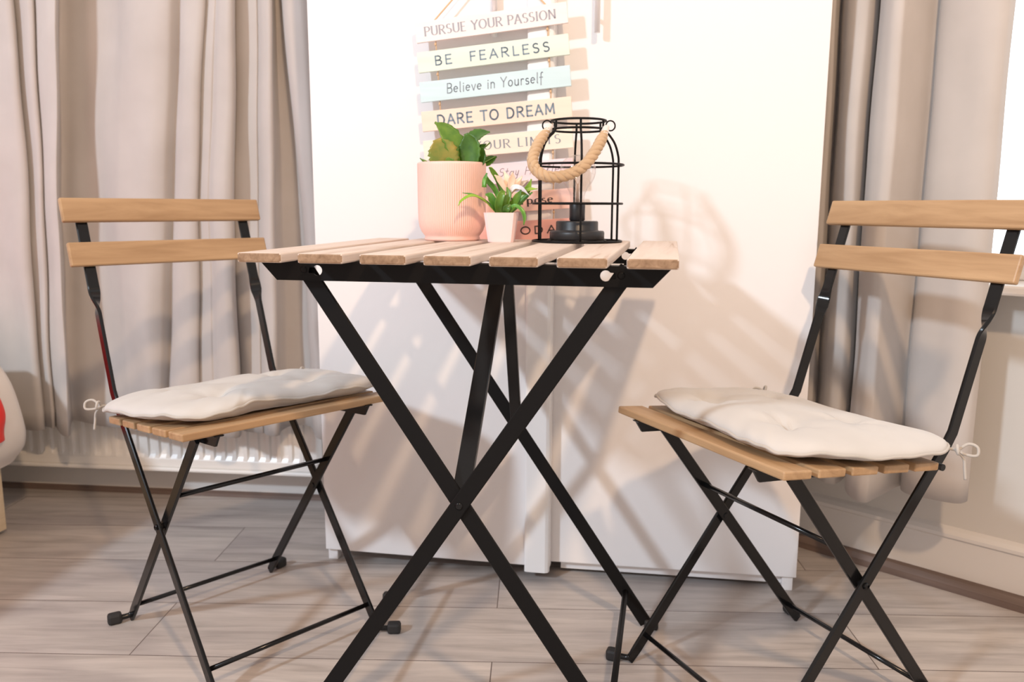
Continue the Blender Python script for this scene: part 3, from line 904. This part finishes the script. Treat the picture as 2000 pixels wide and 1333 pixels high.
# ------------------------------------------------------------------ seat cushions
def cushion(loc, ang, label, seed, lift, tuft, outline, edge):
    """tufted pad: outline (x,y) in chair axes, ccw"""
    random.seed(seed)
    t = thing('seat_cushion', label, 'cushion', loc, ang, 'seat cushions')
    ring = smooth_path([V((x, y, 0)) for x, y in outline], 10, True)
    cen = V((sum(p.x for p in ring) / len(ring), sum(p.y for p in ring) / len(ring), 0))
    n = len(ring); K = 22
    zs_ = lambda y: 0.4279 + (y + 0.0826) * (0.0262 / 0.2914)
    ph = [random.uniform(0, 6.3) for _ in range(8)]
    def top(p, f):
        e_ = max(0.0, 1 - f ** 3.2)
        h = 0.0175 + 0.0270 * e_ ** 0.50
        g = 0.0
        for (tx, ty) in tuft:
            r2 = (p.x - tx) ** 2 + (p.y - ty) ** 2
            h -= 0.014 * math.exp(-r2 / 0.0006) + 0.005 * math.exp(-r2 / 0.003)
            a = atan2(p.y - ty, p.x - tx)
            g += 0.0046 * math.exp(-r2 / 0.0032) * sin(5 * a + ph[0] + tx * 30)
        h += g * e_
        h += (0.0020 * sin(38 * p.x + 20 * p.y + ph[1]) + 0.0017 * sin(52 * p.y - 25 * p.x + ph[2])) * e_
        return h
    def edge_z(i):
        a = 2 * pi * i / n
        z = 0.0018 * sin(9 * a + ph[3]) + 0.0015 * sin(5 * a + ph[4]) + 0.0010 * sin(23 * a + ph[5])
        for (ai, amt, wd) in edge:
            dlt = (i / n - ai + 0.5) % 1.0 - 0.5
            z += amt * math.exp(-(dlt / wd) ** 2)
        return z
    vs, fs = [], []
    for side in (0, 1):
        for k in range(K + 1):
            f = (k / K)
            f = sin(f * pi / 2) ** 0.9 if f < 1 else 1.0
            for i in range(n):
                p = cen + (ring[i] - cen) * f
                z = zs_(p.y) + lift
                ez = edge_z(i) * f ** 6
                if side == 0: z += top(p, f) + ez
                else: z += 0.0015 + 0.0135 * f ** 9 + ez * 1.0 + (0.0 if f < 1 else 0)
                vs.append((p.x, p.y, z))
    W_ = (K + 1) * n
    for side in (0, 1):
        for k in range(K):
            for i in range(n):
                a = side * W_ + k * n + i; b = side * W_ + k * n + (i + 1) % n
                fs.append((a, b, b + n, a + n) if side == 0 else (a + n, b + n, b, a))
    for i in range(n):
        j = (i + 1) % n
        fs.append((K * n + i, K * n + j, W_ + K * n + j, W_ + K * n + i))
    mb = MB(); mb.add(vs, fs, 0, True)
    o = mb.build('pad', M['cushion'], t)
    seam = []
    for i in range(n):
        p = ring[i] + (ring[i] - cen).normalized() * 0.0012
        seam.append(V((p.x, p.y, zs_(p.y) + lift + 0.0162 + edge_z(i))))
    mb = MB(); mb.tube(seam, 0.0022, 8, closed=True); mb.build('piping', M['piping'], t)
    return t, zs_
def tie(t, x, y, z, sg):
    """cord bow round the back leg"""
    mb = MB()
    c = V((x, y, z))
    def T(*pp): mb.tube(smooth_path([c + V((sg * a, b, d)) for a, b, d in pp], 6), 0.0021, 7)
    T((-0.020, 0.022, 0.0), (-0.006, 0.006, 0.003), (0.004, -0.004, 0.002))
    T((0.004, -0.004, 0.002), (0.012, -0.014, 0.012), (0.022, -0.020, 0.009), (0.024, -0.018, -0.002), (0.013, -0.010, -0.003), (0.004, -0.004, 0.001))
    T((0.004, -0.004, 0.002), (0.008, 0.004, 0.011), (0.014, 0.012, 0.012), (0.016, 0.012, 0.002), (0.004, -0.003, 0.0))
    T((0.004, -0.004, 0.0), (0.010, -0.010, -0.010), (0.012, -0.011, -0.024), (0.014, -0.012, -0.040))
    mb.tube([c + V((sg * 0.004, -0.004, -0.002)), c + V((sg * 0.004, -0.004, 0.001)), c + V((sg * 0.004, -0.004, 0.004))], [0.002, 0.0042, 0.002], 8)
    mb.build('tie', M['piping'], t)
OUT_L = [(0.190, -0.095), (0.206, -0.02), (0.196, 0.09), (0.170, 0.158), (0.110, 0.186), (0.060, 0.176), (-0.03, 0.176), (-0.10, 0.186), (-0.165, 0.180), (-0.196, 0.130), (-0.205, 0.02), (-0.190, -0.095), (-0.10, -0.112), (0.10, -0.112)]
OUT_R = [(0.185, -0.098), (0.203, -0.01), (0.200, 0.08), (0.188, 0.134), (0.140, 0.158), (0.05, 0.170), (-0.05, 0.184), (-0.12, 0.190), (-0.165, 0.172), (-0.196, 0.10), (-0.207, 0.0), (-0.192, -0.098), (-0.10, -0.114), (0.10, -0.114)]
TUFT = [(0.085, 0.10), (-0.085, 0.10), (0.085, -0.02), (-0.085, -0.02)]
c1, zc1 = cushion(CL, CLA, 'off-white tufted seat pad on the chair near the radiator', 3, 0.0, TUFT, OUT_L, [(0.36, 0.010, 0.035), (0.48, 0.004, 0.04), (0.19, 0.003, 0.05)])
tie(c1, 0.192, -0.105, zc1(-0.10) + 0.014, 1); tie(c1, -0.192, -0.105, zc1(-0.10) + 0.014, -1)
c2, zc2 = cushion(CR, CRA, 'off-white tufted seat pad on the chair beside the bay window', 8, 0.0, TUFT, OUT_R, [(0.80, 0.010, 0.04), (0.25, 0.004, 0.05)])
tie(c2, 0.190, -0.108, zc2(-0.10) + 0.016, 1); tie(c2, -0.196, -0.106, zc2(-0.10) + 0.016, -1)

# ------------------------------------------------------------------ things on the table
# ribbed pink pot with its plant
PP = V((-0.1085, 1.490, TH))
pot = thing('potted_plant', 'ribbed pink ceramic pot with a broad-leaved green plant on the table', 'plant', PP)
RIBS, NR = 96, 96 * 6
mb = MB()
prof = [(0.0, 0.0), (0.046, 0.0), (0.049, 0.0012), (0.050, 0.004), (0.0485, 0.007), (0.0505, 0.010), (0.0555, 0.017), (0.0588, 0.026), (0.0602, 0.036), (0.0607, 0.050), (0.0610, 0.090), (0.0612, 0.132), (0.0608, 0.1358), (0.0595, 0.137), (0.0575, 0.1365), (0.0565, 0.134), (0.0562, 0.110), (0.0, 0.110)]
mb.lathe(prof, NR, rmod=lambda a, z, r: -0.0011 * (0.5 - 0.5 * cos(RIBS * a)) * (1.0 if (0.012 < z < 0.131 and r > 0.054) else 0.0))
mb.build('pot', M['pinkpot'], pot)
mb = MB(); mb.lathe([(0.0, 0.121), (0.03, 0.122), (0.0555, 0.119)], 32); mb.build('soil', M['soil'], pot)
def leaf(parent, name, path, widths, m, nrm, cup=0.15, teeth=0.0, nt_=9, n=18, origin=V((0, 0, 0))):
    P = smooth_path([V(p) - origin for p in path], max(2, n // (len(path) - 1)))
    k = len(P); nv = 8
    vs, fs = [], []
    nrm = V(nrm).normalized()
    for i in range(k):
        d = (P[min(i + 1, k - 1)] - P[max(i - 1, 0)]).normalized()
        sd = d.cross(nrm).normalized(); up_ = sd.cross(d).normalized()
        f = i / (k - 1)
        wd = interp([j / (len(widths) - 1) for j in range(len(widths))], widths, f)
        tooth = 1 + teeth * (abs((f * nt_) % 1.0 - 0.5) * 2 - 0.5)
        for j in range(nv + 1):
            s_ = j / nv * 2 - 1
            ww = wd * (tooth if abs(s_) > 0.7 else 1.0)
            vs.append(P[i] + sd * s_ * ww + up_ * (cup * wd * s_ * s_ + 0.10 * wd * (1 - abs(s_)) * 0))
    for i in range(k - 1):
        for j in range(nv):
            a = i * (nv + 1) + j
            fs.append((a, a + 1, a + nv + 2, a + nv + 1))
    mb = MB(); mb.add(vs, fs, 0, True)
    o = mb.build(name, m, parent, recalc=False)
    so = o.modifiers.new('blade_thickness', 'SOLIDIFY'); so.thickness = 0.0009; so.offset = 0
    return o
def LP(parent, O, name, pix, Y, wpx, m, nrm=(0, -1, 0.2), cup=0.2, teeth=0.0, nt_=8, dy=None):
    k = len(pix)
    dy = dy or [0.0] * k
    path = [at(u, v, Y + dy[i]) for i, (u, v) in enumerate(pix)]
    sc = Y / F_PX * 1.02
    return leaf(parent, name, path, [x * sc for x in wpx], m, nrm, cup, teeth, nt_, origin=O)
LP(pot, PP, 'leaf', [(874, 332), (868, 312), (861, 290), (853, 272)], 1.452, [16, 26, 29, 24, 8], M['leaf_yellow'], (0.25, -1, 0.5), 0.10, 0.22, 7)
LP(pot, PP, 'leaf', [(904, 326), (896, 300), (882, 272), (866, 252), (849, 239)], 1.475, [10, 18, 21, 18, 11, 2], M['leaf_mid'], (0.35, -1, 0.35), 0.22, 0.20, 9, [0, -.006, -.01, -.012, -.016])
LP(pot, PP, 'leaf', [(918, 328), (919, 300), (917, 278), (910, 261)], 1.468, [12, 20, 21, 15, 4], M['leaf_dark'], (-0.3, -1, 0.2), 0.25, 0.16, 7)
LP(pot, PP, 'leaf', [(906, 290), (922, 272), (938, 262), (957, 258)], 1.490, [8, 15, 17, 11, 2], M['leaf_dark'], (-0.1, -0.7, 0.75), 0.15, 0.2, 7)
LP(pot, PP, 'leaf', [(934, 328), (936, 312), (940, 298), (944, 288)], 1.472, [9, 14, 14, 9, 2], M['leaf_dark'], (-0.5, -1, 0.2), 0.2, 0.15, 5)
LP(pot, PP, 'leaf', [(880, 328), (878, 318), (874, 308)], 1.448, [7, 10, 9, 3], M['leaf_mid'], (0.2, -1, 0.3), 0.2, 0.1, 5)
LP(pot, PP, 'leaf', [(926, 298), (938, 290), (950, 281)], 1.500, [3, 7, 6, 1], M['leaf_dark'], (0, -1, 0.6), 0.2, 0.1, 5)
LP(pot, PP, 'leaf', [(942, 322), (956, 314), (970, 306)], 1.505, [4, 10, 8, 2], M['leaf_dark'], (0, -1, 0.6), 0.2, 0.1, 5)
LP(pot, PP, 'leaf', [(846, 334), (834, 320), (820, 309)], 1.470, [4, 5, 3.5, 0.6], M['leaf_dark'], (0.2, -1, 0.6), 0.2, 0.0, 5)
mb = MB()
for pts in ([(915, 318, 1.495), (935, 299, 1.498), (957, 279, 1.502)], [(905, 335, 1.49), (898, 322, 1.485), (896, 300, 1.48)], [(930, 330, 1.49), (946, 318, 1.5), (968, 306, 1.505)]):
    mb.tube(smooth_path([at(u, v, y) - PP for u, v, y in pts], 5), 0.0013, 7)
mb.build('stem', M['leaf_mid'], pot)

# little square pot with an artificial bromeliad
SP = V((-0.0190, 1.434, TH))
sp = thing('small_potted_plant', 'tiny tapered square pink pot with artificial strap leaves and a peach flower', 'plant', SP)
mb = MB()
def sqring(h, z, c_=0.12, yaw=radians(41)):
    out = []
    for k in range(4):
        a = yaw + k * pi / 2
        for da in (-0.10, -0.03, 0.03, 0.10):
            rr = h * (1 - 0.25 * abs(da) - 0.9 * max(0, 0.0))
            out.append((rr * cos(a + da) * (1 - (0.02 if abs(da) < 0.05 else 0)), rr * sin(a + da) * (1 - (0.02 if abs(da) < 0.05 else 0)), z))
    return out
rings = [(0.026, 0.0), (0.0284, 0.0), (0.0290, 0.0015), (0.0376, 0.0490), (0.0380, 0.0500), (0.0372, 0.0503), (0.0352, 0.0500), (0.0345, 0.040)]
vs = [p for h, z in rings for p in sqring(h, z)]
fs = []
for i in range(len(rings) - 1):
    for j in range(16):
        fs.append((i * 16 + j, i * 16 + (j + 1) % 16, (i + 1) * 16 + (j + 1) % 16, (i + 1) * 16 + j))
fs.append(tuple(reversed(range(16)))); fs.append(tuple((len(rings) - 1) * 16 + j for j in range(16)))
mb.add(vs, fs); mb.build('pot', M['tinypot'], sp)
mb = MB(); mb.add(sqring(0.0343, 0.0445), [tuple(range(16))]); mb.build('filler', M['white_gravel'], sp)
B = lambda pix, wp, m, nrm=(0, -1, 0.5), dy=None, Y=1.434, cup=0.35: LP(sp, SP, 'leaf', pix, Y, [x * 0.86 for x in wp], M[m], nrm, cup, 0, 5, dy)
B([(972, 416), (950, 396), (925, 382), (903, 377)], [3, 6, 5.5, 4, 0.6], 'blade', (-0.2, -0.6, 1), [0, -.012, -.022, -.03])
B([(970, 418), (945, 392), (922, 383), (902, 392), (895, 402)], [3, 5, 5.5, 3.5, 0.6], 'blade_lime', (-0.2, -0.6, 1), [0, -.018, -.030, -.036, -.04])
B([(978, 400), (968, 372), (955, 356), (948, 348), (946, 366)], [3, 5.5, 5.5, 4.5, 2.5], 'blade', (-0.5, -1, 0.4), [0, 0, -.006, -.012, -.016])
B([(946, 366), (947, 352), (951, 338)], [5, 5, 1.5], 'blade', (-0.2, -1, 0.2), [-.012, -.012, -.012])
B([(984, 400), (980, 372), (972, 350), (962, 334), (955, 327)], [3.5, 6, 6, 5, 1.5], 'leaf_mid', (-0.4, -1, 0.3), [0, .004, .004, 0, -.004])
B([(955, 327), (960, 329), (957, 334)], [1, 2.5, 1], 'blade_lime', (0, -1, 0.4))
B([(974, 418), (966, 398), (957, 384), (948, 380)], [4, 8, 8, 2], 'blade', (-0.3, -1, 0.5), [0, -.012, -.018, -.022])
B([(976, 420), (974, 400), (980, 380), (986, 374)], [5, 9, 8, 2], 'leaf_mid', (0.1, -1, 0.25), [-.006, -.018, -.02, -.016])
B([(984, 420), (988, 398), (994, 380), (990, 366)], [4, 8, 6, 1.5], 'leaf_mid', (-0.15, -1, 0.2), [-.004, -.012, -.012, -.006])
B([(992, 418), (1003, 400), (1012, 384), (1018, 371)], [5, 9, 8, 1.5], 'leaf_mid', (-0.3, -1, 0.3), [0, -.01, -.016, -.018])
B([(996, 418), (1012, 402), (1026, 388), (1040, 376)], [4, 7.5, 7, 2], 'blade', (-0.2, -0.7, 0.8), [0, 0, -.004, -.008])
B([(998, 408), (1016, 388), (1030, 372), (1038, 350)], [3, 7, 8, 1.5], 'blade_lime', (-0.1, -1, 0.6), [.008, .006, .004, 0])
B([(1022, 376), (1034, 371), (1050, 369)], [3, 6, 0.8], 'blade_lime', (0, -0.7, 0.8), [0, -.004, -.008])
B([(990, 416), (1004, 402), (1018, 410), (1024, 424), (1023, 440)], [3, 4.5, 5, 4, 1], 'blade', (0.5, -1, 0.6), [-.016, -.03, -.036, -.038, -.038])
B([(986, 420), (990, 408), (998, 400)], [5, 8, 3], 'leaf_dark', (0, -1, 0.4), [-.02, -.026, -.024])
FLW = [([(992, 378), (990, 350), (984, 334)], 'petal', [4, 6, 1]), ([(994, 378), (1000, 352), (1001, 336)], 'petal', [4, 7, 1]), ([(996, 378), (1010, 358), (1020, 344)], 'petal', [4, 6.5, 1]),
       ([(990, 376), (976, 352), (966, 342)], 'petal', [3, 5.5, 1]), ([(998, 376), (1018, 360), (1032, 352)], 'petal', [3, 4.5, 0.8]), ([(994, 380), (1004, 366), (1018, 368), (1034, 382)], 'petal_white', [2.5, 4.5, 4, 0.6])]
for i, (pix, m, wp) in enumerate(FLW):
    LP(sp, SP, 'petal', pix, 1.434, wp, M[m], (0, -1, 0.3), 0.3, 0, 5, [0, -.006, -.010, -.014][:len(pix)] if i % 2 else [0, .004, .008][:len(pix)])

# wire cage lamp with rope handle
LPOS = V((0.1120, 1.435, TH))
lamp = thing('cage_lamp', 'black wire cage lamp with clear bulb and jute rope handle on the table', 'lamp', LPOS)
mb = MB()
wr = 0.0019
def ring(r, z, rad=wr, n=64): mb.tube([(r * cos(2 * pi * i / n), r * sin(2 * pi * i / n), z) for i in range(n)], rad, 8, closed=True)
ring(0.0768, 0.0020); ring(0.0768, 0.066); ring(0.0775, 0.131); ring(0.0462, 0.190); ring(0.0462, 0.2045)
ring(0.0500, 0.0020)
for k in range(6):
    a = -pi / 2 + k * pi / 3
    pts = [(0.0748, 0.002), (0.0748, 0.066), (0.0750, 0.128), (0.0735, 0.146), (0.0670, 0.165), (0.0560, 0.180), (0.0478, 0.187), (0.0458, 0.192), (0.0455, 0.2045)]
    mb.tube(smooth_path([(r * cos(a), r * sin(a), z) for r, z in pts], 5), wr, 8)
    mb.tube([(0.0500 * cos(a), 0.0500 * sin(a), 0.002), (0.0768 * cos(a), 0.0768 * sin(a), 0.002)], wr, 8)
for sx in (-1, 1):                                          # eyelets for the rope
    mb.tube([(sx * (0.0538 + 0.0078 * cos(2 * pi * i / 20)), -0.004 + 0.002 * sin(2 * pi * i / 20), 0.1965 + 0.0085 * sin(2 * pi * i / 20)) for i in range(20)], 0.0013, 7, closed=True)
mb.build('cage', M['black'], lamp)
mb = MB()
mb.lathe([(0.0, 0.004), (0.046, 0.004), (0.0472, 0.0055), (0.0475, 0.016), (0.0462, 0.0192), (0.0375, 0.0200), (0.0366, 0.0212), (0.0364, 0.0345), (0.0350, 0.0362), (0.0, 0.0364)], 56)
mb.build('base', M['lampblack'], lamp)
mb = MB(); mb.lathe([(0.0, 0.0360), (0.0118, 0.0362), (0.0134, 0.0385), (0.0136, 0.0640), (0.0128, 0.0662), (0.0, 0.0664)], 36)
mb.build('socket', M['lampblack'], lamp)
mb = MB()
bp = [(0.0118, 0.066), (0.0120, 0.074), (0.0135, 0.083), (0.0185, 0.093), (0.0255, 0.103), (0.0295, 0.112), (0.0308, 0.121), (0.0292, 0.131), (0.0240, 0.1395), (0.0150, 0.1455), (0.0060, 0.1480), (0.0, 0.1484)]
outer = smooth_path([(r, 0, z) for r, z in bp], 4)
mb.lathe([(p.x, p.z) for p in outer], 40)
mb.build('bulb', M['bulb'], lamp)
mb = MB()
mb.tube([(0, 0, 0.066), (0, 0, 0.100)], [0.0035, 0.0018], 10)
for sx in (-1, 1):
    mb.tube(smooth_path([(0.001 * sx, 0, 0.098), (0.006 * sx, 0, 0.112), (0.007 * sx, 0, 0.126), (0.0, 0, 0.132)], 5), 0.0006, 6)
mb.build('filament_stem', mat('copper_filament', (0.55, 0.42, 0.35), 0.4), lamp)
# three-strand rope hanging in front
rp = [(1076, 247, 1.428), (1064, 262, 1.408), (1050, 284, 1.386), (1041, 308, 1.368), (1043, 326, 1.354), (1058, 341, 1.344), (1082, 346, 1.338), (1108, 342, 1.336), (1136, 328, 1.338), (1154, 309, 1.346), (1168, 286, 1.360), (1178, 266, 1.386), (1184, 250, 1.412)]
core = smooth_path([at(*p) - LPOS for p in rp], 10)
mb = MB()
k = len(core)
arcl = [0.0]
for i in range(1, k): arcl.append(arcl[-1] + (core[i] - core[i - 1]).length)
u_ = V((0, 1, 0))
fr = []
for i in range(k):
    d = (core[min(i + 1, k - 1)] - core[max(i - 1, 0)]).normalized()
    u_ = (u_ - d * u_.dot(d)).normalized(); fr.append((u_.copy(), d.cross(u_)))
for st in range(3):
    pts, rr = [], []
    for i in range(k):
        a = arcl[i] / 0.030 * 2 * pi + st * 2 * pi / 3
        e_ = min(1.0, min(i, k - 1 - i) / 14.0)
        amp = 0.0042 * (0.35 + 0.65 * e_)
        pts.append(core[i] + fr[i][0] * cos(a) * amp + fr[i][1] * sin(a) * amp); rr.append(0.0056 * (0.45 + 0.55 * e_))
    mb.tube(pts, rr, 8)
random.seed(2)
for _ in range(90):                                         # stray fibres
    i = random.randrange(12, k - 12); a = random.uniform(0, 6.28)
    p = core[i] + (fr[i][0] * cos(a) + fr[i][1] * sin(a)) * 0.0088
    d = (core[i + 1] - core[i]).normalized() * random.choice((-1, 1)) + (p - core[i]).normalized() * 0.35
    mb.tube([p, p + d * 0.005], 0.00022, 4)
ro = mb.build('rope_handle', M['rope'], lamp)
for a_, b_ in ((0, 14), (k - 16, k)):
    mb = MB(); mb.tube(core[a_:b_], [0.0058 + 0.0014 * (i / max(1, b_ - a_ - 1) if a_ == 0 else 1 - i / max(1, b_ - a_ - 1)) for i in range(b_ - a_)], 10)
    mb.build('binding', M['wrap'], ro)

# ------------------------------------------------------------------ bed corner at the left edge
BP, BA = V((-1.222, 1.885, 0)), WANG  # far corner of the bed
bed = thing('bed', 'bed with a pale wooden side, only its corner showing at the left edge', 'bed', BP, BA)
mb = MB(); mb.box((-0.011, -0.95, 0.145), (0.022, 1.9, 0.27), bevel=0.002); mb.build('side_panel', M['bedwood'], bed)
mb = MB(); mb.box((-0.45, -0.011, 0.145), (0.855, 0.022, 0.27), bevel=0.002); mb.build('end_panel', M['bedwood'], bed)
for (lx, ly) in ((-0.035, -0.035), (-0.865, -0.035), (-0.035, -1.865), (-0.865, -1.865)):
    mb = MB(); mb.box((lx, ly, 0.14), (0.026, 0.026, 0.28), bevel=0.002); mb.build('leg', M['bedwood'], bed)
mb = MB(); mb.box((-0.45, -0.95, 0.33), (0.84, 1.84, 0.16), bevel=0.03, seg=4); mb.build('mattress', M['duvet'], bed)
def sweep_cloth(name, prof, y0, y1, m, seed, th, amp):
    random.seed(seed)
    P = smooth_path([V((x, 0, z)) for x, z in prof], 6)
    ny = 40
    vs, fs = [], []
    ph = [random.uniform(0, 6.3) for _ in range(5)]
    for j in range(ny + 1):
        y = y0 + (y1 - y0) * j / ny
        e_ = min(1.0, (ny - j) / 4.0)
        for i, p in enumerate(P):
            f = i / (len(P) - 1)
            n_ = amp * (sin(14 * y + 9 * f + ph[0]) * 0.6 + sin(31 * y + 4 * f + ph[1]) * 0.3 + sin(23 * f + 6 * y + ph[2]) * 0.3)
            lowf = max(0.0, f - 0.6) * 2.5
            vs.append((p.x + n_ * (0.4 + lowf) - (1 - e_) * 0.02, y + 0.006 * sin(12 * f + ph[3]), p.z + n_ * 0.6 * (1 - lowf * 0.4) - (1 - e_) * 0.03 * (1 - f)))
    W_ = len(P)
    for j in range(ny):
        for i in range(W_ - 1):
            fs.append((j * W_ + i, j * W_ + i + 1, (j + 1) * W_ + i + 1, (j + 1) * W_ + i))
    mb = MB(); mb.add(vs, fs, 0, True)
    o = mb.build(name, m)
    so = o.modifiers.new('cloth_thickness', 'SOLIDIFY'); so.thickness = th; so.offset = 0
    sb = o.modifiers.new('smooth', 'SUBSURF'); sb.levels = 1; sb.render_levels = 1
    return place(o, BP, BA)
dv = sweep_cloth('duvet', [(-0.86, 0.455), (-0.6, 0.462), (-0.3, 0.465), (-0.08, 0.460), (-0.01, 0.440), (0.035, 0.385), (0.058, 0.32), (0.062, 0.27), (0.052, 0.225), (0.036, 0.195), (0.026, 0.175)], -1.70, 0.035, M['duvet'], 3, 0.022, 0.006)
tag(dv, 'thick white duvet spread on the bed and drooping over its side', 'duvet')
rdc = sweep_cloth('blanket', [(-0.62, 0.486), (-0.3, 0.488), (-0.08, 0.484), (0.004, 0.462), (0.060, 0.388), (0.084, 0.325), (0.088, 0.285), (0.084, 0.250)], -1.60, -0.050, M['red'], 7, 0.012, 0.005)
tag(rdc, 'bright red throw blanket draped over the white duvet', 'blanket')
